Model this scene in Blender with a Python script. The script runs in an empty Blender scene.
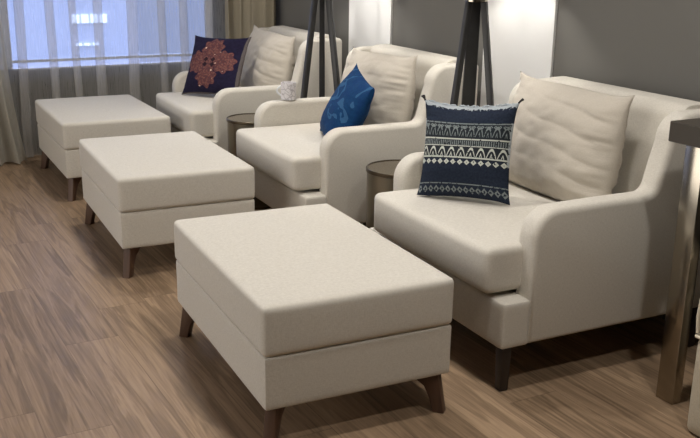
import bpy, bmesh, math, random
from mathutils import Vector, Matrix, noise

SC = bpy.context.scene
COL = SC.collection
PI = math.pi
R = math.radians


# ------------------------------------------------------------------ node helpers
def srgb(r, g, b):
    f = lambda c: c / 12.92 if c <= 0.04045 else ((c + 0.055) / 1.055) ** 2.4
    return (f(r / 255), f(g / 255), f(b / 255), 1.0)


class E:
    """a scalar socket with operators that add Math nodes"""
    def __init__(s, nt, sock):
        s.nt, s.sock = nt, sock

    def _m(s, op, *a):
        n = s.nt.nodes.new('ShaderNodeMath')
        n.operation = op
        for i, x in enumerate((s,) + a):
            if isinstance(x, E):
                s.nt.links.new(x.sock, n.inputs[i])
            else:
                n.inputs[i].default_value = x
        return E(s.nt, n.outputs[0])

    def __add__(s, o): return s._m('ADD', o)
    def __sub__(s, o): return s._m('SUBTRACT', o)
    def __mul__(s, o): return s._m('MULTIPLY', o)
    def __truediv__(s, o): return s._m('DIVIDE', o)
    def abs(s): return s._m('ABSOLUTE')
    def fract(s): return s._m('FRACT')
    def sqrt(s): return s._m('SQRT')
    def sin(s): return s._m('SINE')
    def lt(s, o): return s._m('LESS_THAN', o)
    def gt(s, o): return s._m('GREATER_THAN', o)
    def mn(s, o): return s._m('MINIMUM', o)
    def mx(s, o): return s._m('MAXIMUM', o)
    def atan2(s, o): return s._m('ARCTAN2', o)
    def between(s, a, b): return s.gt(a) * s.lt(b)


def new_mat(name):
    m = bpy.data.materials.new(name)
    m.use_nodes = True
    nt = m.node_tree
    return m, nt, nt.nodes['Principled BSDF']


def node(nt, typ, **kw):
    n = nt.nodes.new(typ)
    for k, v in kw.items():
        if k.startswith('i_'):
            n.inputs[k[2:].replace('_', ' ')].default_value = v
        else:
            setattr(n, k, v)
    return n


def coords(nt, which='Object', scale=(1, 1, 1), rot=(0, 0, 0)):
    tc = node(nt, 'ShaderNodeTexCoord')
    mp = node(nt, 'ShaderNodeMapping')
    mp.inputs['Scale'].default_value = scale
    mp.inputs['Rotation'].default_value = rot
    nt.links.new(tc.outputs[which], mp.inputs['Vector'])
    return mp.outputs['Vector']


def mixc(nt, fac, a, b):
    n = node(nt, 'ShaderNodeMix', data_type='RGBA')
    if isinstance(fac, E): nt.links.new(fac.sock, n.inputs['Factor'])
    elif hasattr(fac, 'links'): nt.links.new(fac, n.inputs['Factor'])
    else: n.inputs['Factor'].default_value = fac
    for x, k in ((a, 6), (b, 7)):
        if hasattr(x, 'links'): nt.links.new(x, n.inputs[k])
        else: n.inputs[k].default_value = x
    return n.outputs[2]


def bump(nt, bsdf, height, strength, dist):
    b = node(nt, 'ShaderNodeBump')
    b.inputs['Strength'].default_value = strength
    b.inputs['Distance'].default_value = dist
    nt.links.new(height, b.inputs['Height'])
    nt.links.new(b.outputs[0], bsdf.inputs['Normal'])


def linen(name, c1, c2, crease=0.0):
    m, nt, p = new_mat(name)
    v1 = coords(nt, 'Object', (110, 110, 480))
    v2 = coords(nt, 'Object', (480, 480, 110))
    n1 = node(nt, 'ShaderNodeTexNoise', i_Scale=1.0, i_Detail=2.0)
    n2 = node(nt, 'ShaderNodeTexNoise', i_Scale=1.0, i_Detail=2.0)
    nt.links.new(v1, n1.inputs['Vector'])
    nt.links.new(v2, n2.inputs['Vector'])
    s = E(nt, n1.outputs[0]) + E(nt, n2.outputs[0])
    f = s * 1.3 - 0.8
    nt.links.new(mixc(nt, f, c1, c2), p.inputs['Base Color'])
    p.inputs['Roughness'].default_value = 0.9
    p.inputs['Specular IOR Level'].default_value = 0.2
    p.inputs['Sheen Weight'].default_value = 0.15
    h = s * 0.5
    if crease:
        v3 = coords(nt, 'Object', (9, 9, 14))
        n3 = node(nt, 'ShaderNodeTexNoise', i_Scale=1.0, i_Detail=3.0, i_Distortion=0.8)
        nt.links.new(v3, n3.inputs['Vector'])
        h = h + E(nt, n3.outputs[0]) * crease
    bump(nt, p, h.sock, 0.35, 0.002 if not crease else 0.004)
    return m


def plain(name, col, rough=0.6, metal=0.0, spec=0.5, nscale=0.0, nstr=0.1, ndist=0.001, var=0.0):
    m, nt, p = new_mat(name)
    p.inputs['Base Color'].default_value = col
    p.inputs['Roughness'].default_value = rough
    p.inputs['Metallic'].default_value = metal
    p.inputs['Specular IOR Level'].default_value = spec
    if nscale:
        n = node(nt, 'ShaderNodeTexNoise', i_Scale=1.0, i_Detail=4.0)
        nt.links.new(coords(nt, 'Object', (nscale,) * 3), n.inputs['Vector'])
        bump(nt, p, n.outputs[0], nstr, ndist)
        if var:
            dk = tuple(c * (1 - var) for c in col[:3]) + (1,)
            nt.links.new(mixc(nt, n.outputs[0], col, dk), p.inputs['Base Color'])
    return m


def wood(name, c1, c2, axis='Z', rough=0.45):
    m, nt, p = new_mat(name)
    sc = {'X': (3, 40, 40), 'Y': (40, 3, 40), 'Z': (40, 40, 4)}[axis]
    n = node(nt, 'ShaderNodeTexNoise', i_Scale=1.0, i_Detail=5.0, i_Distortion=0.6)
    nt.links.new(coords(nt, 'Object', sc), n.inputs['Vector'])
    nt.links.new(mixc(nt, n.outputs[0], c1, c2), p.inputs['Base Color'])
    p.inputs['Roughness'].default_value = rough
    bump(nt, p, n.outputs[0], 0.15, 0.001)
    return m


def floor_mat():
    m, nt, p = new_mat('oak_vinyl_planks')
    tc = node(nt, 'ShaderNodeTexCoord')
    sep = node(nt, 'ShaderNodeSeparateXYZ')
    nt.links.new(tc.outputs['Object'], sep.inputs[0])
    X, Y = E(nt, sep.outputs[0]), E(nt, sep.outputs[1])
    W, L = 0.185, 1.25
    col = (X / W)._m('FLOOR')
    off = (col * 12.9898).sin() * 43758.5453
    off = off.fract()
    row = (Y / L + off)._m('FLOOR')
    rnd = ((col * 7.13 + row * 17.37).sin() * 9173.13).fract()
    rnd2 = ((col * 3.71 + row * 5.91).sin() * 4831.7).fract()
    # grain coordinates shifted for every plank
    comb = node(nt, 'ShaderNodeCombineXYZ')
    nt.links.new((X * 20 + rnd * 37).sock, comb.inputs[0])
    nt.links.new((Y * 1.5 + rnd2 * 53).sock, comb.inputs[1])
    nt.links.new((rnd * 11).sock, comb.inputs[2])
    g1 = node(nt, 'ShaderNodeTexNoise', i_Scale=1.0, i_Detail=4.0, i_Roughness=0.55, i_Distortion=0.8)
    nt.links.new(comb.outputs[0], g1.inputs['Vector'])
    comb2 = node(nt, 'ShaderNodeCombineXYZ')
    nt.links.new((X * 120 + rnd * 37).sock, comb2.inputs[0])
    nt.links.new((Y * 2.6 + rnd2 * 53).sock, comb2.inputs[1])
    g2 = node(nt, 'ShaderNodeTexNoise', i_Scale=1.0, i_Detail=3.0)
    nt.links.new(comb2.outputs[0], g2.inputs['Vector'])
    # cathedral rings
    G = E(nt, g1.outputs[0])
    rings = ((G * 26).sin() * 0.5 + 0.5)
    tone = rnd * 0.16 + G * 0.42 + rings * 0.16 + E(nt, g2.outputs[0]) * 0.46 - 0.17
    ramp = node(nt, 'ShaderNodeValToRGB')
    cr = ramp.color_ramp
    cr.elements[0].position = 0.1
    cr.elements[0].color = srgb(86, 70, 54)
    cr.elements[1].position = 0.9
    cr.elements[1].color = srgb(186, 160, 130)
    e = cr.elements.new(0.5)
    e.color = srgb(144, 121, 97)
    nt.links.new(tone.sock, ramp.inputs[0])
    fx = (X / W).fract()
    fy = (Y / L + off).fract()
    gap = fx.lt(0.012).mx(fy.lt(0.0025))
    nt.links.new(mixc(nt, gap * 0.4, ramp.outputs[0], srgb(70, 54, 43)), p.inputs['Base Color'])
    p.inputs['Roughness'].default_value = 0.42
    p.inputs['Specular IOR Level'].default_value = 0.22
    h = E(nt, g2.outputs[0]) * 0.25 + G * 0.2 - gap * 0.6
    bump(nt, p, h.sock, 0.18, 0.002)
    return m


# decorated cushions (pattern lives in the cushion's own u,v)
def uv(nt):
    tc = node(nt, 'ShaderNodeTexCoord')
    sep = node(nt, 'ShaderNodeSeparateXYZ')
    nt.links.new(tc.outputs['UV'], sep.inputs[0])
    return E(nt, sep.outputs[0]), E(nt, sep.outputs[1])


def weave_bump(nt, p, s=0.5):
    n = node(nt, 'ShaderNodeTexNoise', i_Scale=260.0, i_Detail=2.0)
    nt.links.new(coords(nt, 'Object'), n.inputs['Vector'])
    bump(nt, p, n.outputs[0], s, 0.002)
    return E(nt, n.outputs[0])


def banded_mat():
    m, nt, p = new_mat('navy_banded_weave')
    U, V = uv(nt)
    T = V * -1 + 1                                   # 0 at top
    nz = node(nt, 'ShaderNodeTexNoise', i_Scale=42.0, i_Detail=3.0)
    nt.links.new(coords(nt, 'UV'), nz.inputs['Vector'])
    NZ = E(nt, nz.outputs[0])

    def arch(t0, t1, n, w):
        tt = (T * -1 + t1) / (t1 - t0)
        fu = ((U * n).fract() - 0.5).abs() / 0.46
        f = fu * fu + tt
        return (f - 0.88).abs().lt(w) * T.between(t0, t1)

    def inner(t0, t1, n):
        tt = (T * -1 + t1) / (t1 - t0)
        fu = ((U * n).fract() - 0.5).abs() / 0.46
        return (fu * 1.6 + tt).between(0.25, 0.5) * T.between(t0, t1)

    def line(t, w):
        return (T - t).abs().lt(w)

    def diam(t0, t1, n, a, b):
        tt = ((T - (t0 + t1) / 2) / (t1 - t0)).abs() * 2
        fu = ((U * n).fract() - 0.5).abs() * 2
        return (tt + fu).between(a, b) * T.between(t0, t1)

    base = mixc(nt, NZ, srgb(24, 29, 40), srgb(48, 56, 72))
    band = T.between(0.215, 0.60)
    c = mixc(nt, band * 0.75, base, srgb(42, 46, 48))
    grey = line(0.21, 0.007).mx(arch(0.235, 0.355, 11, 0.17)).mx(inner(0.235, 0.355, 11))
    grey = grey.mx(T.between(0.40, 0.455) * (U * 44).fract().lt(0.5)).mx(line(0.865, 0.006))
    grey = grey.mx(diam(0.885, 0.965, 15, 0.35, 0.95)).mx(diam(0.225, 0.265, 22, 0.3, 0.9))
    grey = grey * NZ.gt(0.40)
    c = mixc(nt, grey * 0.8, c, srgb(132, 140, 140))
    white = line(0.385, 0.008).mx(arch(0.475, 0.575, 9, 0.15)).mx(line(0.585, 0.008)).mx(line(0.462, 0.005))
    white = white.mx(diam(0.60, 0.67, 13, 0.15, 0.85)).mx(inner(0.475, 0.575, 9))
    white = white * NZ.gt(0.36)
    c = mixc(nt, white * 0.85, c, srgb(205, 208, 198))
    fr = T.lt(NZ * 0.09 - 0.005).mx(U.lt(NZ * 0.05 - 0.005) * T.between(0.18, 0.62)).mx(U.gt(NZ * -0.05 + 1.01) * T.between(0.2, 0.65))
    c = mixc(nt, fr * 0.85, c, srgb(175, 182, 186))
    nt.links.new(c, p.inputs['Base Color'])
    p.inputs['Roughness'].default_value = 0.95
    p.inputs['Specular IOR Level'].default_value = 0.1
    weave_bump(nt, p, 0.7)
    return m


def medallion_mat():
    m, nt, p = new_mat('dark_navy_embroidered')
    U, V = uv(nt)
    nz = node(nt, 'ShaderNodeTexNoise', i_Scale=22.0, i_Detail=3.0)
    nt.links.new(coords(nt, 'UV'), nz.inputs['Vector'])
    NZ = E(nt, nz.outputs[0])
    d = None
    for cx, cy, rr in ((0.47, 0.77, 0.19), (0.73, 0.53, 0.19), (0.46, 0.27, 0.18), (0.23, 0.52, 0.19)):
        dx, dy = U - cx, V - cy
        a = dy.atan2(dx)
        r = (dx * dx + dy * dy).sqrt() / ((a * 8).sin() * 0.022 + rr)
        # rosette centre and dots round it
        d = r if d is None else d.mn(r)
    inside = d.lt(1.0)
    vor = node(nt, 'ShaderNodeTexVoronoi', i_Scale=17.0)
    nt.links.new(coords(nt, 'UV'), vor.inputs['Vector'])
    spots = E(nt, vor.outputs[0]).lt(0.22)
    vor2 = node(nt, 'ShaderNodeTexVoronoi', i_Scale=34.0)
    nt.links.new(coords(nt, 'UV'), vor2.inputs['Vector'])
    dark = E(nt, vor2.outputs[0]).gt(0.52)
    ring = (d * 3.2).fract().lt(0.28)
    base = mixc(nt, NZ, srgb(20, 18, 36), srgb(38, 34, 60))
    rust = mixc(nt, NZ, srgb(88, 52, 49), srgb(132, 92, 86))
    rust = mixc(nt, dark * 0.55, rust, srgb(52, 34, 50))
    rust = mixc(nt, ring * 0.35, rust, srgb(96, 44, 46))
    vor3 = node(nt, 'ShaderNodeTexVoronoi', i_Scale=8.0)
    nt.links.new(coords(nt, 'UV'), vor3.inputs['Vector'])
    lite = E(nt, vor3.outputs[0]).lt(0.13)
    rust = mixc(nt, lite * 0.9, rust, srgb(226, 196, 176))
    cxd, cyd = (U - 0.47).abs(), (V - 0.52).abs()
    core = ((cxd - 0.07).abs() + (cyd - 0.045).abs()).lt(0.045)
    inside = inside.mx((cxd + cyd).lt(0.2))
    c = mixc(nt, inside, base, rust)
    c = mixc(nt, core * 0.9, c, srgb(30, 22, 34))
    edge = U.gt(0.965).mx(U.lt(0.015)).mx(V.lt(0.015))
    c = mixc(nt, edge * 0.7, c, srgb(108, 100, 96))
    nt.links.new(c, p.inputs['Base Color'])
    p.inputs['Roughness'].default_value = 0.9
    p.inputs['Specular IOR Level'].default_value = 0.15
    weave_bump(nt, p, 0.5)
    return m


def blue_mat():
    m, nt, p = new_mat('blue_swirl_cotton')
    nz = node(nt, 'ShaderNodeTexNoise', i_Scale=4.2, i_Detail=0.5, i_Distortion=1.4)
    nt.links.new(coords(nt, 'UV', (1, 1, 1)), nz.inputs['Vector'])
    NZ = E(nt, nz.outputs[0])
    n2 = node(nt, 'ShaderNodeTexNoise', i_Scale=30.0, i_Detail=3.0)
    nt.links.new(coords(nt, 'UV'), n2.inputs['Vector'])
    base = mixc(nt, n2.outputs[0], srgb(4, 38, 76), srgb(10, 60, 104))
    sw = NZ.between(0.56, 0.70)
    c = mixc(nt, sw * 0.55, base, srgb(56, 98, 134))
    dk = NZ.between(0.30, 0.40)
    c = mixc(nt, dk * 0.5, c, srgb(6, 44, 92))
    nt.links.new(c, p.inputs['Base Color'])
    p.inputs['Roughness'].default_value = 0.85
    p.inputs['Specular IOR Level'].default_value = 0.2
    weave_bump(nt, p, 0.3)
    return m


def sheer_mat(name, col, alpha, rough_trans=0.5):
    m, nt, p = new_mat(name)
    out = nt.nodes['Material Output']
    nt.nodes.remove(p)
    d = node(nt, 'ShaderNodeBsdfDiffuse')
    t = node(nt, 'ShaderNodeBsdfTranslucent')
    tr = node(nt, 'ShaderNodeBsdfTransparent')
    d.inputs['Color'].default_value = col
    t.inputs['Color'].default_value = col
    m1 = node(nt, 'ShaderNodeMixShader')
    m1.inputs[0].default_value = rough_trans
    nt.links.new(d.outputs[0], m1.inputs[1])
    nt.links.new(t.outputs[0], m1.inputs[2])
    m2 = node(nt, 'ShaderNodeMixShader')
    n = node(nt, 'ShaderNodeTexNoise', i_Scale=1.0, i_Detail=2.0)
    nt.links.new(coords(nt, 'Object', (300, 300, 8)), n.inputs['Vector'])
    f = E(nt, n.outputs[0]) * 0.2 + (alpha - 0.1)
    nt.links.new(f.sock, m2.inputs[0])
    nt.links.new(tr.outputs[0], m2.inputs[1])
    nt.links.new(m1.outputs[0], m2.inputs[2])
    nt.links.new(m2.outputs[0], out.inputs[0])
    return m


def glass_mat():
    m, nt, p = new_mat('window_glass')
    out = nt.nodes['Material Output']
    nt.nodes.remove(p)
    tr = node(nt, 'ShaderNodeBsdfTransparent')
    tr.inputs['Color'].default_value = (0.93, 0.96, 0.97, 1)
    g = node(nt, 'ShaderNodeBsdfGlossy')
    g.inputs['Roughness'].default_value = 0.02
    fr = node(nt, 'ShaderNodeFresnel')
    mx = node(nt, 'ShaderNodeMixShader')
    nt.links.new(fr.outputs[0], mx.inputs[0])
    nt.links.new(tr.outputs[0], mx.inputs[1])
    nt.links.new(g.outputs[0], mx.inputs[2])
    nt.links.new(mx.outputs[0], out.inputs[0])
    return m


def emit_mat(name, col, strength):
    m, nt, p = new_mat(name)
    p.inputs['Base Color'].default_value = col
    p.inputs['Emission Color'].default_value = col
    p.inputs['Emission Strength'].default_value = strength
    return m


def mug_mat():
    m, nt, p = new_mat('printed_white_ceramic')
    vor = node(nt, 'ShaderNodeTexVoronoi', i_Scale=1.0, feature='DISTANCE_TO_EDGE')
    nt.links.new(coords(nt, 'Object', (48, 48, 40)), vor.inputs['Vector'])
    nz = node(nt, 'ShaderNodeTexNoise', i_Scale=30.0)
    nt.links.new(coords(nt, 'Object'), nz.inputs['Vector'])
    f = E(nt, vor.outputs[0]).lt(0.07) * E(nt, nz.outputs[0]).gt(0.42)
    nt.links.new(mixc(nt, f * 0.45, srgb(214, 210, 212), srgb(110, 106, 112)), p.inputs['Base Color'])
    p.inputs['Roughness'].default_value = 0.3
    return m


M = {}
M['linen'] = linen('cream_linen_upholstery', srgb(212, 207, 196), srgb(192, 186, 174))
M['pillow'] = linen('cream_cotton_cushion', srgb(190, 182, 169), srgb(178, 170, 157), crease=0.6)
M['leg_dark'] = wood('dark_stained_wood', srgb(52, 42, 36), srgb(34, 27, 24))
M['leg_brown'] = wood('walnut_leg', srgb(98, 72, 55), srgb(66, 47, 37))
M['floor'] = floor_mat()
M['wall_grey'] = plain('taupe_grey_paint', srgb(108, 106, 101), 0.75, spec=0.2, nscale=90, nstr=0.08, ndist=0.001)
M['wall_white'] = plain('white_textured_paper', srgb(232, 231, 228), 0.8, spec=0.2, nscale=60, nstr=0.2, ndist=0.002)
M['wall_back'] = plain('olive_grey_paint', srgb(74, 71, 62), 0.8, spec=0.2, nscale=90, nstr=0.08)
M['ceil'] = plain('white_ceiling_paint', srgb(225, 222, 215), 0.9, spec=0.1, nscale=60, nstr=0.05)
M['black'] = plain('black_stained_lamp_wood', srgb(50, 49, 48), 0.42, spec=0.5, nscale=30, nstr=0.1, var=0.3)
M['bronze'] = plain('mirror_bronze_metal', srgb(128, 120, 104), 0.28, metal=0.9, nscale=4, nstr=0.05)
M['bronze_rim'] = plain('bronze_rim', srgb(96, 86, 72), 0.3, metal=1.0, nscale=20, nstr=0.05)
M['bronze_top'] = plain('smoked_mirror_top', srgb(140, 128, 110), 0.12, metal=0.9, nscale=3, nstr=0.03)
M['chrome'] = plain('polished_chrome', srgb(160, 152, 138), 0.2, metal=1.0)
M['slab'] = plain('dark_taupe_lacquer', srgb(62, 56, 48), 0.35, spec=0.5, nscale=40, nstr=0.05)
M['stool'] = linen('beige_stool_fabric', srgb(196, 186, 166), srgb(176, 166, 146))
M['piping'] = plain('pale_piping_cord', srgb(214, 204, 182), 0.7, nscale=300, nstr=0.2)
M['tag'] = plain('black_label_ribbon', srgb(22, 20, 20), 0.7, nscale=200, nstr=0.1)
M['sheer'] = sheer_mat('sheer_voile', srgb(228, 225, 220), 0.34, 0.40)
M['drape'] = sheer_mat('taupe_drape_cloth', srgb(166, 157, 137), 0.97, 0.12)
M['drape_l'] = sheer_mat('pale_drape_cloth', srgb(196, 191, 178), 0.85, 0.4)
M['glass'] = glass_mat()
M['frame'] = plain('white_window_frame', srgb(222, 224, 226), 0.4, nscale=20, nstr=0.02)
M['facade'] = plain('grey_facade_render', srgb(205, 208, 216), 0.9, nscale=3, nstr=0.2, var=0.15)
M['lit'] = emit_mat('lit_window', (0.8, 0.88, 1.0, 1), 1.2)
M['bulb'] = emit_mat('bulb_glow', (1.0, 0.93, 0.82, 1), 6.0)
M['shade'] = sheer_mat('charcoal_shade_fabric', srgb(60, 58, 56), 0.98, 0.1)
M['navy'] = banded_mat()
M['medal'] = medallion_mat()
M['blue'] = blue_mat()
M['fringe'] = plain('white_fringe_cotton', srgb(176, 184, 190), 0.95, nscale=200, nstr=0.3)
M['mug'] = mug_mat()


# ------------------------------------------------------------------ mesh helpers
def link(name, bm, mat, parent=None, loc=None, rotz=0.0, smooth=True, ang=40):
    bmesh.ops.recalc_face_normals(bm, faces=bm.faces)
    me = bpy.data.meshes.new(name)
    bm.to_mesh(me)
    bm.free()
    me.materials.append(mat)
    if smooth:
        me.polygons.foreach_set('use_smooth', [True] * len(me.polygons))
        me.set_sharp_from_angle(angle=R(ang))
    o = bpy.data.objects.new(name, me)
    COL.objects.link(o)
    if parent is not None:
        o.parent = parent
    if loc is not None:
        o.location = loc
    o.rotation_euler.z = rotz
    return o


def empty(name, loc, rotz=0.0):
    o = bpy.data.objects.new(name, None)
    COL.objects.link(o)
    o.location = loc
    o.rotation_euler.z = rotz
    o.empty_display_size = 0.1
    return o


def tag(o, label=None, cat=None, group=None, kind=None):
    if label: o['label'] = label
    if cat: o['category'] = cat
    if group: o['group'] = group
    if kind: o['kind'] = kind
    return o


def copy_tree(o, parent=None):
    c = o.copy()
    COL.objects.link(c)
    if parent is not None:
        c.parent = parent
    for ch in [x for x in bpy.data.objects if x.parent == o]:
        copy_tree(ch, c)
    return c


def bm_box(lo, hi, bev=0.0, seg=3, bm=None):
    own = bm is None
    bm = bm or bmesh.new()
    c = [(a + b) / 2 for a, b in zip(lo, hi)]
    s = [b - a for a, b in zip(lo, hi)]
    r = bmesh.ops.create_cube(bm, size=1.0, matrix=Matrix.Translation(c) @ Matrix.Diagonal((*s, 1)))
    if bev:
        es = list({e for v in r['verts'] for e in v.link_edges})
        bmesh.ops.bevel(bm, geom=es, offset=bev, segments=seg, profile=0.5, affect='EDGES')
    return bm


def bm_soft_box(lo, hi, r, crown=(0, 0, 0), n=14, sag=0.0):
    """upholstered block: rounded edges, faces swelling by crown (x, y, top z)"""
    bm = bmesh.new()
    bmesh.ops.create_cube(bm, size=2.0)
    bmesh.ops.subdivide_edges(bm, edges=bm.edges[:], cuts=n, use_grid_fill=True)
    c = Vector([(a + b) / 2 for a, b in zip(lo, hi)])
    h = Vector([(b - a) / 2 for a, b in zip(lo, hi)])
    for v in bm.verts:
        # crowd the cuts towards the edges so that the rounding is smooth
        q = Vector([math.copysign(1 - (1 - abs(x)) ** 1.8, x) for x in v.co])
        p = Vector((q.x * h.x, q.y * h.y, q.z * h.z))
        inner = Vector([max(-(h[i] - r), min(h[i] - r, p[i])) for i in range(3)])
        d = p - inner
        if d.length > 1e-9:
            p = inner + d.normalized() * r
        u = [max(-1, min(1, p[i] / h[i])) for i in range(3)]
        f = [1 - u[i] ** 4 for i in range(3)]
        p.x += crown[0] * u[0] * f[1] * f[2]
        p.y += crown[1] * u[1] * f[0] * f[2]
        if p.z > 0:
            p.z += crown[2] * u[2] * (1 - u[0] ** 2) * (1 - u[1] ** 2)
        v.co = c + p
    return bm


def bm_prism(poly, a, b, axis='Y', bev=0.0, seg=4, all_edges=False, sharp=35):
    """polygon (p, q) extruded from a to b along axis; Y: p=x q=z, Z: p=x q=y, X: p=y q=z"""
    bm = bmesh.new()
    put = {'Y': lambda p, q, t: (p, t, q), 'Z': lambda p, q, t: (p, q, t), 'X': lambda p, q, t: (t, p, q)}[axis]
    v0 = [bm.verts.new(put(p, q, a)) for p, q in poly]
    v1 = [bm.verts.new(put(p, q, b)) for p, q in poly]
    n = len(poly)
    f0 = bm.faces.new(v0)
    f1 = bm.faces.new(list(reversed(v1)))
    for i in range(n):
        j = (i + 1) % n
        bm.faces.new((v0[i], v1[i], v1[j], v0[j]))
    bmesh.ops.recalc_face_normals(bm, faces=bm.faces)
    if bev:
        es = set(f0.edges) | set(f1.edges)
        if all_edges:
            for e in bm.edges:
                if e.calc_face_angle(0) > R(sharp):
                    es.add(e)
        bmesh.ops.bevel(bm, geom=list(es), offset=bev, segments=seg, profile=0.5, affect='EDGES', clamp_overlap=True)
    return bm


def arc(cx, cz, r, a0, a1, n=8):
    return [(cx + r * math.cos(R(a0 + (a1 - a0) * i / n)), cz + r * math.sin(R(a0 + (a1 - a0) * i / n))) for i in range(n + 1)]


def bm_lathe(prof, n=48, bm=None, c=(0, 0)):
    bm = bm or bmesh.new()
    rings = []
    for r, z in prof:
        if r < 1e-6:
            rings.append([bm.verts.new((c[0], c[1], z))])
        else:
            rings.append([bm.verts.new((c[0] + r * math.cos(2 * PI * i / n), c[1] + r * math.sin(2 * PI * i / n), z)) for i in range(n)])
    for a, b in zip(rings, rings[1:]):
        for i in range(n):
            j = (i + 1) % n
            if len(a) == 1 and len(b) == 1: continue
            if len(a) == 1: bm.faces.new((a[0], b[i], b[j]))
            elif len(b) == 1: bm.faces.new((a[i], b[0], a[j]))
            else: bm.faces.new((a[i], b[i], b[j], a[j]))
    return bm


def bm_taper(p0, p1, s0, s1, side, bm=None, bev=0.003):
    """board from p0 to p1, cross sections s=(wide, thick); wide runs along side"""
    own = bmesh.new()
    p0, p1, side = Vector(p0), Vector(p1), Vector(side).normalized()
    d = (p1 - p0).normalized()
    side = (side - d * side.dot(d)).normalized()
    nrm = d.cross(side)
    rings = []
    for p, s in ((p0, s0), (p1, s1)):
        rings.append([own.verts.new(p + side * s[0] / 2 * a + nrm * s[1] / 2 * b) for a, b in ((-1, -1), (1, -1), (1, 1), (-1, 1))])
    own.faces.new(rings[0]); own.faces.new(list(reversed(rings[1])))
    for i in range(4):
        own.faces.new((rings[0][i], rings[1][i], rings[1][(i + 1) % 4], rings[0][(i + 1) % 4]))
    bmesh.ops.recalc_face_normals(own, faces=own.faces)
    if bev:
        bmesh.ops.bevel(own, geom=own.edges[:], offset=bev, segments=2, profile=0.5, affect='EDGES')
    return own


def bm_tube(pts, r, n=8):
    bm = bmesh.new()
    pts = [Vector(p) for p in pts]
    rings = []
    for i, p in enumerate(pts):
        d = (pts[min(i + 1, len(pts) - 1)] - pts[max(i - 1, 0)]).normalized()
        a = d.cross(Vector((0.3, 0.2, 1)) if abs(d.z) < 0.9 else Vector((1, 0.1, 0))).normalized()
        b = d.cross(a)
        rings.append([bm.verts.new(p + (a * math.cos(2 * PI * k / n) + b * math.sin(2 * PI * k / n)) * r) for k in range(n)])
    for a, b in zip(rings, rings[1:]):
        for k in range(n):
            bm.faces.new((a[k], b[k], b[(k + 1) % n], a[(k + 1) % n]))
    bm.faces.new(rings[0]); bm.faces.new(list(reversed(rings[-1])))
    return bm


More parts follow.
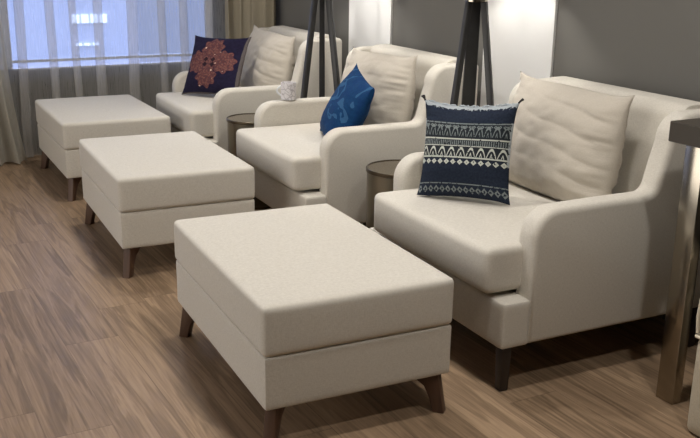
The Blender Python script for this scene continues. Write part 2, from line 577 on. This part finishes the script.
def make_pillow(name, mat, c, yaw, tilt, roll, w, h, thick, seed, wrinkle=0.006, pinch=0.07, sag=0.0, limits=(), n=64, ear=0.02, folds=0.0, frame=(0, 0, 0), local=False, flare=0.0):
    """stuffed square cushion; face normal has compass yaw (deg) and leans back by tilt"""
    fx, fy, fa = frame
    if not local:                              # into the armchair's own axes
        yaw -= math.degrees(fa)
        c = Matrix.Rotation(-fa, 3, 'Z') @ (Vector(c) - Vector((fx, fy, 0)))
    a, t, g = R(yaw), R(tilt), R(roll)
    nrm = Vector((math.cos(a) * math.cos(t), math.sin(a) * math.cos(t), math.sin(t)))
    hz = Vector((-math.sin(a), math.cos(a), 0))
    up = nrm.cross(hz)
    hh = hz * math.cos(g) + up * math.sin(g)
    uu = -hz * math.sin(g) + up * math.cos(g)
    c = Vector(c)
    bm = bmesh.new()
    lay = bm.loops.layers.uv.new('UVMap')
    off = Vector((seed * 3.17, seed * 1.31, seed * 7.7))

    def pos(i, j, s):
        u, v = 2 * i / n - 1, 2 * j / n - 1
        x = u * (1 - pinch * (1 - v * v)) * w / 2 * (1 - flare * v)
        y = v * (1 - pinch * (1 - u * u)) * h / 2
        e = (abs(u) * abs(v)) ** 6
        x += math.copysign(ear * e, u); y += math.copysign(ear * e, v)
        prof = max(0.0, (1 - abs(u) ** 2.6) * (1 - abs(v) ** 2.6)) ** 0.62
        # stuffing sinks towards the bottom
        prof *= 1 - 0.18 * v
        z = s * thick / 2 * prof
        env = min(1.0, prof * 2.5)
        q = Vector((x, y, 0)) + off
        wr = noise.noise(Vector((x * 7 + seed, y * 16, s * 2)) + off) + 0.6 * noise.noise(Vector((x * 22, y * 30, s)) + off)
        # gathers that run in from the side seams
        rad = (abs(u) ** 3)
        ga = noise.noise(Vector((seed + s, v * 11, u * 1.3))) * rad
        z += s * env * (wrinkle * wr + wrinkle * 1.6 * ga)
        if folds:
            fl = v * 9 + 2.2 * u * (1 if seed % 2 else -1) + 1.5 * noise.noise(Vector((x * 4, y * 4, seed)))
            m_ = max(0.0, noise.noise(Vector((x * 3.5 + 4, y * 3.5, seed * 2))) + 0.35) * (0.3 + 0.7 * max(0, u * (1 if seed % 2 else -1) + 0.4))
            z += s * env * folds * m_ * (abs(math.sin(fl)) ** 0.6 - 0.6)
        y -= sag * (1 - v) * 0 + sag * max(0, v) * (1 - u * u)
        P = c + hh * x + uu * y + nrm * z
        for ax, sg, lim in limits:
            if ax == 1 and P.z > 0.853: continue
            if sg > 0 and P[ax] > lim: P[ax] = lim + (P[ax] - lim) * 0.02
            if sg < 0 and P[ax] < lim: P[ax] = lim + (P[ax] - lim) * 0.02
        return P
    front = [[bm.verts.new(pos(i, j, 1)) for j in range(n + 1)] for i in range(n + 1)]
    back = [[front[i][j] if i in (0, n) or j in (0, n) else bm.verts.new(pos(i, j, -1)) for j in range(n + 1)] for i in range(n + 1)]
    for i in range(n):
        for j in range(n):
            for gdd, order in ((front, ((0, 0), (1, 0), (1, 1), (0, 1))), (back, ((0, 0), (0, 1), (1, 1), (1, 0)))):
                f = bm.faces.new([gdd[i + p][j + q] for p, q in order])
                for lp, (p, q) in zip(f.loops, order):
                    lp[lay].uv = ((i + p) / n, (j + q) / n)
    rim = [front[i][0].co.copy() for i in range(n)] + [front[n][j].co.copy() for j in range(n)] + \
          [front[i][n].co.copy() for i in range(n, 0, -1)] + [front[0][j].co.copy() for j in range(n, 0, -1)]
    # origin at the base of the cushion
    base = Vector((c.x, c.y, min(v.co.z for v in bm.verts)))
    for v in bm.verts: v.co -= base
    o = link(name, bm, mat, None, Vector((fx, fy, 0)) + Matrix.Rotation(fa, 3, 'Z') @ base, rotz=fa, ang=180)
    return o, [p - base for p in rim], nrm, hh, uu, base


# ------------------------------------------------------------------ setting
def structure(name, bm, mat, **k):
    o = link(name, bm, mat, smooth=False, **k)
    o['kind'] = 'structure'
    return o

XW, YW, XL, YF, H = 2.64, 6.25, -2.4, -1.6, 2.7
structure('floor', bm_box((XL, YF, -0.08), (XW, YW, 0)), M['floor'])
structure('ceiling', bm_box((XL - .1, YF - .1, H), (XW + .1, YW + .2, H + 0.1)), M['ceil'])
structure('wall_right', bm_box((XW, YF, -0.08), (XW + 0.12, YW + .15, H)), M['wall_grey'])
structure('wall_left', bm_box((XL - 0.12, YF, -0.08), (XL, YW + .15, H)), M['wall_grey'])
structure('wall_front', bm_box((XL - .1, YF - 0.12, -0.08), (XW + .1, YF, H)), M['wall_grey'])
WX0, WX1, WZ0, WZ1 = -1.9, 2.36, 0.545, 2.35
bm = bm_box((XL, YW, -0.08), (XW, YW + 0.15, WZ0))
bm_box((XL, YW, WZ1), (XW, YW + 0.15, H), bm=bm)
bm_box((XL, YW, WZ0), (WX0, YW + 0.15, WZ1), bm=bm)
bm_box((WX1, YW, WZ0), (XW, YW + 0.15, WZ1), bm=bm)
structure('wall_back', bm, M['wall_back'])
# panels of white paper on the grey wall
for i, (y0, y1) in enumerate(((2.985, 3.462), (4.297, 4.765))):
    structure('trim_%d' % (i + 1), bm_box((XW - 0.012, y0, 0.0), (XW + 0.001, y1, H)), M['wall_white'])
structure('baseboard_right', bm_box((XW - 0.025, YF, 0), (XW - 0.0005, YW, 0.09), 0.004), M['wall_grey'])
structure('baseboard_back', bm_box((XL, YW - 0.014, 0), (XW - 0.03, YW - 0.0005, 0.09), 0.004), M['wall_back'])

win = empty('window_1', (0, YW, 0))
win['kind'] = 'structure'
bm = bm_box((WX0, 0.05, WZ0), (WX1, 0.11, WZ0 + 0.012))
bm_box((WX0, 0.04, 0.597), (WX1, 0.11, 0.612), bm=bm)
bm_box((WX0, 0.05, WZ1 - 0.05), (WX1, 0.11, WZ1), bm=bm)
for x in (WX0, -0.5, 0.92, WX1 - 0.05):
    bm_box((x, 0.05, WZ0), (x + 0.05, 0.11, WZ1), bm=bm)
link('window_frame', bm, M['frame'], win, smooth=False)
link('window_sill', bm_box((WX0, -0.02, WZ0 - 0.022), (WX1, 0.06, WZ0 + 0.002), 0.004), M['wall_back'], win)
link('glass_pane', bm_box((WX0 + .04, 0.078, WZ0 + .04), (WX1 - .04, 0.084, WZ1 - .04)), M['glass'], win, smooth=False)

# ------------------------------------------------------------------ curtains
def curtain(name, mat, path, zt, zb, lam, amp, over, seed, label, cat, flare=0.0, group=None):
    rnd = random.Random(seed)
    # path: polyline in plan
    P = [Vector((x, y)) for x, y in path]
    segs = [(a, b, (b - a).length) for a, b in zip(P, P[1:])]
    L = sum(s[2] for s in segs)

    def at(s):
        s = max(0, min(L, s))
        for a, b, l in segs:
            if s <= l or (a, b, l) == segs[-1]:
                d = (b - a).normalized()
                return a + d * s, d
            s -= l
    ks = []
    s = 0.0
    while s < L + lam:
        l = lam * rnd.uniform(0.72, 1.3)
        ks.append((s, l, rnd.uniform(0.75, 1.25), rnd.uniform(-0.4, 0.4)))
        s += l
    bm = bmesh.new()
    NZ = 14
    cols = []
    for s0, l, k, ph in ks:
        m = 20
        for i in range(m):
            f = i / m
            cols.append((s0 + f * l, f * 2 * PI, l, k, ph))
    grid = []
    for s, th, l, k, ph in cols:
        if s > L: break
        colv = []
        for j in range(NZ + 1):
            z = zb + (zt - zb) * j / NZ
            t = 1 - j / NZ                                     # 1 at the hem
            sway = 0.012 * t * math.sin(s * 9 + seed + z * 2.1)
            pos, d = at(s + over * l * math.sin(th) + sway)
            nn = Vector((-d.y, d.x))
            a = amp * k * (0.85 + flare * t ** 3)
            q = pos + nn * (a * math.cos(th)) + d * flare * 0.12 * t ** 4 * (s / L)
            colv.append(bm.verts.new((q.x, q.y, z)))
        grid.append(colv)
    for a, b in zip(grid, grid[1:]):
        for j in range(NZ):
            bm.faces.new((a[j], b[j], b[j + 1], a[j + 1]))
    o = link(name, bm, mat, ang=180)
    tag(o, label, cat, group)
    return o

curtain('sheer_curtain', M['sheer'], [(-1.9, 6.09), (2.42, 6.09)], 2.55, 0.012, 0.185, 0.030, 0.38, 4,
        'long white sheer curtain hanging in folds across the window', 'curtain')
curtain('drape', M['drape'], [(2.33, 5.99), (2.44, 5.93), (2.585, 5.70)], 2.55, 0.012, 0.085, 0.03, 0.05, 8,
        'opaque taupe drape bunched in the corner between window and grey wall', 'curtain')
curtain('drape', M['drape_l'], [(0.35, 5.94), (0.86, 5.95)], 2.55, 0.012, 0.11, 0.03, 0.08, 12,
        'pale grey-beige drape with flared hem on the floor beside the sheer curtain', 'curtain', flare=0.9)

# ------------------------------------------------------------------ beyond the window
b = empty('street_building', (0, 17, -3))
tag(b, 'grey building with lit window band across the street, seen through the sheer curtain', 'building')
link('facade', bm_box((3.50, 0, -6), (4.9, 6, 3.62)), M['facade'], b, smooth=False)
link('roof_ledge', bm_box((3.46, -0.08, 3.62), (4.94, 0.4, 3.68), 0.01), M['facade'], b)
for k in range(4):
    link('lit_window', bm_box((3.70 + k * 0.165, -0.04, 3.02), (3.82 + k * 0.165, 0.02, 3.17)), M['lit'], b, smooth=False)
for k in range(3):
    link('lit_window', bm_box((3.74 + k * 0.15, -0.04, 2.62), (3.84 + k * 0.15, 0.02, 2.66)), M['lit'], b, smooth=False)

# ------------------------------------------------------------------ armchairs
CW, CY = 0.89, 0.035            # whole width; how far the cushion's end sits in from the arm's outer face

def make_chair():
    root = empty('armchair', (0, 0, 0))
    AT = 0.086
    prof = [(0.13, 0.152)] + arc(0.13 + 0.095, 0.587 - 0.095, 0.095, 180, 90, 8) + [(0.42, 0.589)] + \
           arc(0.572, 0.589 + 0.042, 0.042, -90, -12, 6) + [(0.630, 0.69), (0.650, 0.755)] + \
           arc(0.650 + 0.088, 0.845 - 0.088, 0.088, 178, 90, 8) + \
           [(0.88, 0.847)] + arc(0.883, 0.825, 0.022, 80, 0, 3) + [(0.905, 0.152)]
    for y in (0.0, CW - AT):
        link('armrest', bm_prism(prof, y, y + AT, 'Y', bev=0.021, seg=4), M['linen'], root)
    back = [(0.735, 0.152), (0.735, 0.36), (0.752, 0.80)] + arc(0.752 + 0.052, 0.806, 0.052, 175, 95, 6) + \
           [(0.86, 0.860)] + arc(0.875, 0.828, 0.03, 85, 0, 4) + [(0.905, 0.152)]
    link('backrest', bm_prism(back, AT - 0.012, CW - AT + 0.012, 'Y', bev=0.006, seg=2), M['linen'], root)
    bm = bm_soft_box((0.032, 0.0, 0.153), (0.136, CW, 0.305), 0.010, (0.002, 0, 0.002), n=10)
    bm2 = bm_box((0.12, AT - 0.01, 0.157), (0.74, CW - AT + 0.01, 0.30), 0.01, bm=bm)
    link('seat_base', bm, M['linen'], root)
    w0, w1 = 0.028, CW - 0.05
    link('seat_cushion', bm_soft_box((0, 0.052, 0.318), (0.74, CW - AT - 0.003, 0.470), 0.024, (0.006, 0, 0.006), n=22), M['linen'], root)
    for y in (0.034, CW - 0.034):
        for x in (0.068, 0.86):
            bm = bm_taper((x, y, 0.156), (x + (0.0 if x < .5 else 0.02), y, 0), (0.038, 0.038), (0.030, 0.030), (1, 0, 0))
            link('leg', bm, M['leg_dark'], root)
    return root

chairs = []
proto = make_chair()
CH = [(1.633, 2.022, -0.042, 'cream linen armchair beside the dark console table, holding the navy banded cushion'),
      (1.645, 3.410, -0.042, 'cream linen armchair with the blue cushion, in the middle of the row'),
      (1.640, 4.715, -0.042, 'cream linen armchair nearest the curtains, holding the rust-embroidered cushion')]
for i, (x, y, a, lab) in enumerate(CH):
    o = proto if i == 0 else copy_tree(proto)
    o.location = (x, y, 0)
    o.rotation_euler.z = a
    tag(o, lab, 'armchair', 'row of cream armchairs along the grey wall')
    chairs.append(o)

# ------------------------------------------------------------------ ottomans
OD, OW = 0.590, 0.898

def make_ottoman():
    root = empty('ottoman', (0, 0, 0))
    link('base', bm_soft_box((0.003, 0.003, 0.128), (OD - 0.003, OW - 0.003, 0.285), 0.008, (0.001, 0.001, 0), n=12), M['linen'], root)
    link('cushion', bm_soft_box((0, 0, 0.284), (OD, OW, 0.430), 0.017, (0.003, 0.003, 0.007), n=26), M['linen'], root)
    # seam welt between cushion and base
    q = 0.003
    ring = [(q, q), (OD - q, q), (OD - q, OW - q), (q, OW - q)]
    t = link('fabric_tag', bm_box((OD - 0.002, 0.035, 0.268), (OD + 0.010, 0.040, 0.306), 0.001), M['tag'], root)
    t['label'] = 'small black label ribbon'
    for sx in (0, 1):
        for sy in (0, 1):
            cx, cy = (0.035, OD - 0.035)[sx], (0.035, OW - 0.035)[sy]
            d = Vector(((-1, 1)[sx], (-1, 1)[sy], 0)).normalized()
            # bracket leg: broad at the frame, narrowing and splaying outwards to the foot
            outer = [(0.012, 0.13), (0.034, 0.0)]
            inner = [(0.0, 0.0), (-0.012, 0.045), (-0.030, 0.082), (-0.072, 0.110), (-0.11, 0.13)]
            poly = outer + inner
            bm = bm_prism(poly, -0.017, 0.017, 'Y', bev=0.003, seg=2)
            ang = math.atan2(d.y, d.x)
            bmesh.ops.transform(bm, matrix=Matrix.Translation((cx, cy, 0)) @ Matrix.Rotation(ang, 4, 'Z'), verts=bm.verts)
            link('leg', bm, M['leg_brown'], root)
    return root

op = make_ottoman()
OT = [(0.880, 2.036, -0.057, 'cream ottoman in front of the armchair with the navy banded cushion'),
      (0.915, 3.575, -0.052, 'cream ottoman in front of the armchair with the blue cushion'),
      (0.978, 4.90, -0.026, 'cream ottoman next to the curtains, in front of the farthest armchair')]
for i, (x, y, a, lab) in enumerate(OT):
    o = op if i == 0 else copy_tree(op)
    o.location = (x, y, 0)
    o.rotation_euler.z = a
    tag(o, lab, 'ottoman', 'row of cream ottomans with splayed wooden legs')

# ------------------------------------------------------------------ cushions
SEAT = 0.4775
for i, (x, y, a, lab) in enumerate(CH):
    w = (0.60, 0.63, 0.65)[i]
    lims = [(2, -1, SEAT), (0, 1, 0.732), (1, -1, 0.091), (1, 1, CW - 0.091)]
    o = make_pillow('back_cushion', M['pillow'], ((0.622, 0.620, 0.620)[i], CW / 2 + (0.072, 0.035, 0.030)[i], (0.664, 0.645, 0.645)[i]), 180, 11, (-0.5, 2, -1.5)[i], w, 0.40, 0.22, i + 1,
                    wrinkle=0.006, pinch=-0.045, flare=0.02, frame=(x, y, a), local=True, limits=lims, ear=0.024, folds=(0.020, 0.013, 0.008)[i], n=80)[0]
    tag(o, ('plump wrinkled cream back cushion behind the navy banded cushion',
            'plump wrinkled cream back cushion behind the blue cushion',
            'plump cream back cushion beside the rust-embroidered cushion')[i], 'cushion', 'cream back cushions on the armchairs')

fr = CH[0][:3]
o, rim, nrm, hh, uu, base = make_pillow('banded_cushion', M['navy'], (1.917, 2.59, 0.648), 215.3, 16, 2.8, 0.338, 0.348, 0.13, 5,
                 wrinkle=0.004, pinch=0.05, sag=0.008, limits=[(2, -1, SEAT), (1, 1, CW - 0.091)], frame=fr, ear=0.008)
tag(o, 'square navy cushion with white and grey woven bands and frayed edge', 'cushion')
N_ = 64
rnd = random.Random(3)
top = rim[2 * N_:3 * N_ + 1]
zig = [p + Vector((rnd.uniform(-.002, .002), rnd.uniform(-.002, .002), rnd.uniform(-.003, .005))) for p in top[3:-3]]
fo = link('fringe', bm_tube(zig, 0.0035, 6), M['fringe'], o)
fo['label'] = 'frayed whitish top edge'
for q in (top[0], top[-1]):
    sgn = 1 if q is top[0] else -1
    bm = bmesh.new()
    for k in range(7):
        d = (hh * sgn * rnd.uniform(0.2, 1.0) + uu * rnd.uniform(0.3, 1.2)).normalized()
        p0 = q - d * 0.006
        tb_ = bm_tube([p0, p0 + d * 0.012 + nrm * rnd.uniform(-.004, .004), p0 + d * 0.024 + Vector((0, 0, -0.003))], 0.003, 6)
        me_ = bpy.data.meshes.new('t'); tb_.to_mesh(me_); tb_.free(); bm.from_mesh(me_); bpy.data.meshes.remove(me_)
    t_ = link('corner_tassel', bm, M['tag'], o)
    t_['label'] = 'small black corner tassel'

fr = CH[1][:3]
o = make_pillow('blue_cushion', M['blue'], (2.03, 3.69, 0.615), 169, 26, -11, 0.375, 0.36, 0.15, 6,
                wrinkle=0.003, pinch=0.05, limits=[(2, -1, SEAT), (1, -1, 0.093)], frame=fr, ear=0.01)[0]
tag(o, 'bright blue cushion with paler swirls propped on the middle armchair', 'cushion')

fr = CH[2][:3]
o = make_pillow('embroidered_cushion', M['medal'], (1.96, 5.2, 0.655), 211, 25.3, 1.9, 0.405, 0.365, 0.12, 7,
                wrinkle=0.003, pinch=0.04, limits=[(2, -1, SEAT), (1, 1, CW - 0.091)], frame=fr, ear=0.01)[0]
tag(o, 'dark navy cushion embroidered with a rust-coloured four-lobed flower', 'cushion')

# ------------------------------------------------------------------ tripod lamps
def lamp(loc, azim, wides, thick, lab):
    root = empty('tripod_lamp', loc)
    top, lean = 1.135, 0.127
    for az, wide in zip(azim, wides):
        d = Vector((math.cos(R(az)), math.sin(R(az)), 0))
        r0 = 0.036
        p0 = d * r0 + Vector((0, 0, top))
        p1 = d * (r0 + lean * top) + Vector((0, 0, 0))
        side = Vector((-d.y, d.x, 0))
        link('leg', bm_taper(p1, p0, (wide, thick), (wide * 0.78, thick), side), M['black'], root)
    link('leg_plate', bm_lathe([(0, top - 0.002), (0.046, top - 0.002), (0.048, top), (0.048, top + 0.010), (0.046, top + 0.012), (0, top + 0.012)]), M['chrome'], root)
    link('stem', bm_lathe([(0, top + 0.012), (0.012, top + 0.012), (0.012, top + 0.24), (0.022, top + 0.242), (0.022, top + 0.285), (0, top + 0.285)], 20), M['chrome'], root)
    link('bulb', bm_lathe([(0, top + 0.285), (0.014, top + 0.287), (0.018, top + 0.305), (0.025, top + 0.335), (0.025, top + 0.355), (0.018, top + 0.377), (0, top + 0.382)], 20), M['bulb'], root)
    zs = 1.272
    link('lamp_shade', bm_lathe([(0.210, zs), (0.185, zs + 0.32), (0.182, zs + 0.32), (0.207, zs), (0.210, zs)], 56), M['shade'], root)
    tag(root, lab, 'floor lamp', 'tripod floor lamps between the armchairs')
    L = bpy.data.lights.new('lamp_bulb_light', 'POINT')
    L.energy = LAMP_W
    L.color = (1.0, 0.96, 0.90)
    L.shadow_soft_size = 0.036
    lo = bpy.data.objects.new('lamp_bulb_light', L)
    COL.objects.link(lo)
    lo.parent = root
    lo.location = (0, 0, top + 0.342)
    bulb = [c for c in root.children if c.name.startswith('bulb')][0]
    return root

LAMP_W = 40.0
yaw = 0.5084
# compass bearing of the picture's right-hand direction in plan
rb = -math.degrees(yaw)
lamp((2.352, 3.165, 0), [rb - 150, rb - 30, rb + 90], (0.028, 0.028, 0.066), 0.026, 'black tripod lamp between the middle armchair and the one with the banded cushion')
lamp((2.30, 4.475, 0), [rb - 150, rb - 30, rb + 90], (0.034, 0.034, 0.036), 0.028, 'black tripod lamp between the middle armchair and the one nearest the curtains')

# ------------------------------------------------------------------ drum side tables
def drum(loc, lab):
    root = empty('side_table', loc)
    r = 0.15
    link('drum_body', bm_lathe([(r - 0.012, 0.0), (r - 0.006, 0.004), (r - 0.004, 0.452), (0, 0.452)], 64), M['bronze'], root)
    link('table_top', bm_lathe([(0, 0.453), (r - 0.008, 0.453), (r - 0.007, 0.466), (0, 0.466)], 64), M['bronze_top'], root)
    link('rim', bm_lathe([(r - 0.004, 0.453), (r, 0.454), (r, 0.467), (r - 0.002, 0.469), (r - 0.006, 0.469), (r - 0.007, 0.466), (r - 0.007, 0.453), (r - 0.004, 0.453)], 64), M['bronze_rim'], root)
    link('foot_ring', bm_lathe([(r - 0.02, 0), (r - 0.002, 0), (r - 0.002, 0.012), (r - 0.02, 0.012), (r - 0.02, 0)], 64), M['bronze_rim'], root)
    tag(root, lab, 'side table', 'round bronze side tables between the armchairs')
drum((1.985, 3.125, 0), 'round bronze metal drum table beside the armchair with the banded cushion')
drum((1.89, 4.455, 0), 'round bronze metal drum table beside the armchair nearest the curtains')

# mug on the armrest
mug = empty('mug', (CH[1][0] + 0.345, CH[1][1] + CW - 0.044 - 0.345 * 0.042, 0.5905))
tag(mug, 'white printed mug standing on the armrest beside the tripod lamp', 'mug')
rm = 0.039
link('mug_body', bm_lathe([(0, 0.0), (rm - .004, 0.0), (rm, 0.004), (rm, 0.088), (rm - .0015, 0.0895), (rm - .003, 0.088), (rm - .003, 0.008), (0, 0.008)], 40), M['mug'], mug)
hp = [(-(rm - 0.003) - 0.024 * math.sin(PI * k / 10), 0, 0.072 - 0.052 * k / 10) for k in range(11)]
bm = bm_tube(hp, 0.005)
bmesh.ops.rotate(bm, cent=(0, 0, 0), matrix=Matrix.Rotation(R(-25), 3, 'Z'), verts=bm.verts)
link('handle', bm, M['frame'], mug)

# ------------------------------------------------------------------ console table with chrome legs
tb = empty('console_table', (2.10, 1.852, 0))
tag(tb, 'dark topped console table on square polished chrome legs', 'table')
TX, TY = 0.50, 1.15
link('table_top', bm_box((0, -TY, 0.805), (TX, 0, 0.865), 0.002, 1), M['slab'], tb)
for lx in (0.006, TX - 0.068):
    for ly in (-0.128, -TY + 0.04):
        link('leg', bm_box((lx, ly, 0), (lx + 0.038, ly + 0.066, 0.8055), 0.002, 2), M['chrome'], tb)

# stool pushed under the table
st = empty('stool', (2.010, 1.60, 0))
tag(st, 'beige upholstered stool with piped seams pushed under the console table', 'stool')
SX, SY = 0.42, 0.46
link('skirt', bm_soft_box((0.004, -SY + .004, 0.0), (SX - .004, -0.004, 0.30), 0.02, (0.012, 0.012, 0), n=12), M['stool'], st)
link('seat_pad', bm_soft_box((0, -SY, 0.30), (SX, 0, 0.45), 0.03, (0.006, 0.006, 0.01), n=12), M['stool'], st)
pp = [(0.004, -0.004, 0.30 + 0.0), (0.004, -SY + .004, 0.30), (SX - .004, -SY + .004, 0.30), (SX - .004, -0.004, 0.30), (0.004, -0.004, 0.30)]
link('piping', bm_tube(pp, 0.005), M['piping'], st)
link('piping', bm_tube([(0.006, -0.006, 0.31), (0.003, -0.003, 0.36), (0.006, -0.006, 0.435)], 0.005), M['piping'], st)

# ------------------------------------------------------------------ light
w = bpy.data.worlds.new('dusk')
SC.world = w
w.use_nodes = True
bg = w.node_tree.nodes['Background']
bg.inputs[0].default_value = (0.46, 0.56, 0.98, 1)
wn = w.node_tree
geo = node(wn, 'ShaderNodeTexCoord')
sp_ = node(wn, 'ShaderNodeSeparateXYZ')
wn.links.new(geo.outputs['Generated'], sp_.inputs[0])
up_ = E(wn, sp_.outputs[2]).mx(0.0)
wn.links.new((up_ * 7.0 + 0.80).sock, bg.inputs[1])        # an overcast sky, brighter overhead


def area(name, loc, size, power, col=(1.0, 0.96, 0.915), spread=180, rot=(0, 0, 0)):
    L = bpy.data.lights.new(name, 'AREA')
    L.shape = 'DISK'
    L.size = size
    L.energy = power
    L.color = col
    L.spread = R(spread)
    o = bpy.data.objects.new(name, L)
    COL.objects.link(o)
    o.location = loc
    o.rotation_euler = rot
    return o

for yy, pw in ((0.55, 16), (1.75, 15), (3.1, 15), (4.6, 16)):
    area('ceiling_lamp_light', (1.38, yy, H - 0.01), 0.16, pw, spread=150)
L = area('added_side_fill', (XL + 0.05, 3.4, 1.25), 1.0, 52, spread=170, rot=(0, R(-90), 0))  # broad fill added at the left wall to brighten left-facing sides; no fixture
L.data.shape = 'RECTANGLE'
L.data.size = 1.3
L.data.size_y = 3.6

# ------------------------------------------------------------------ camera
pitch, roll, h, f = 0.2858, 0.0151, 1.3266, 909.43
cam = bpy.data.cameras.new('camera')
cam.sensor_width = 36.0
cam.sensor_fit = 'HORIZONTAL'
cam.lens = f / 700 * 36
cam.clip_start = 0.05
co = bpy.data.objects.new('camera', cam)
COL.objects.link(co)
sy, cy, sp, cp = math.sin(yaw), math.cos(yaw), math.sin(pitch), math.cos(pitch)
fw = Vector((sy * cp, cy * cp, -sp))
r0 = Vector((cy, -sy, 0))
u0 = Vector((sy * sp, cy * sp, cp))
rr = r0 * math.cos(roll) + u0 * math.sin(roll)
uu = u0 * math.cos(roll) - r0 * math.sin(roll)
mw = Matrix((rr, uu, -fw)).transposed().to_4x4()
mw.translation = Vector((0, 0, h))
co.matrix_world = mw
SC.camera = co

SC.view_settings.view_transform = 'Standard'
SC.view_settings.look = 'None'
SC.view_settings.gamma = 1.0
SC.view_settings.use_curve_mapping = False
SC.view_settings.exposure = 0.0
SC.cycles.max_bounces = 8
SC.cycles.transparent_max_bounces = 24
SC.cycles.sample_clamp_indirect = 6.0
SC.cycles.caustics_reflective = False
SC.cycles.caustics_refractive = False
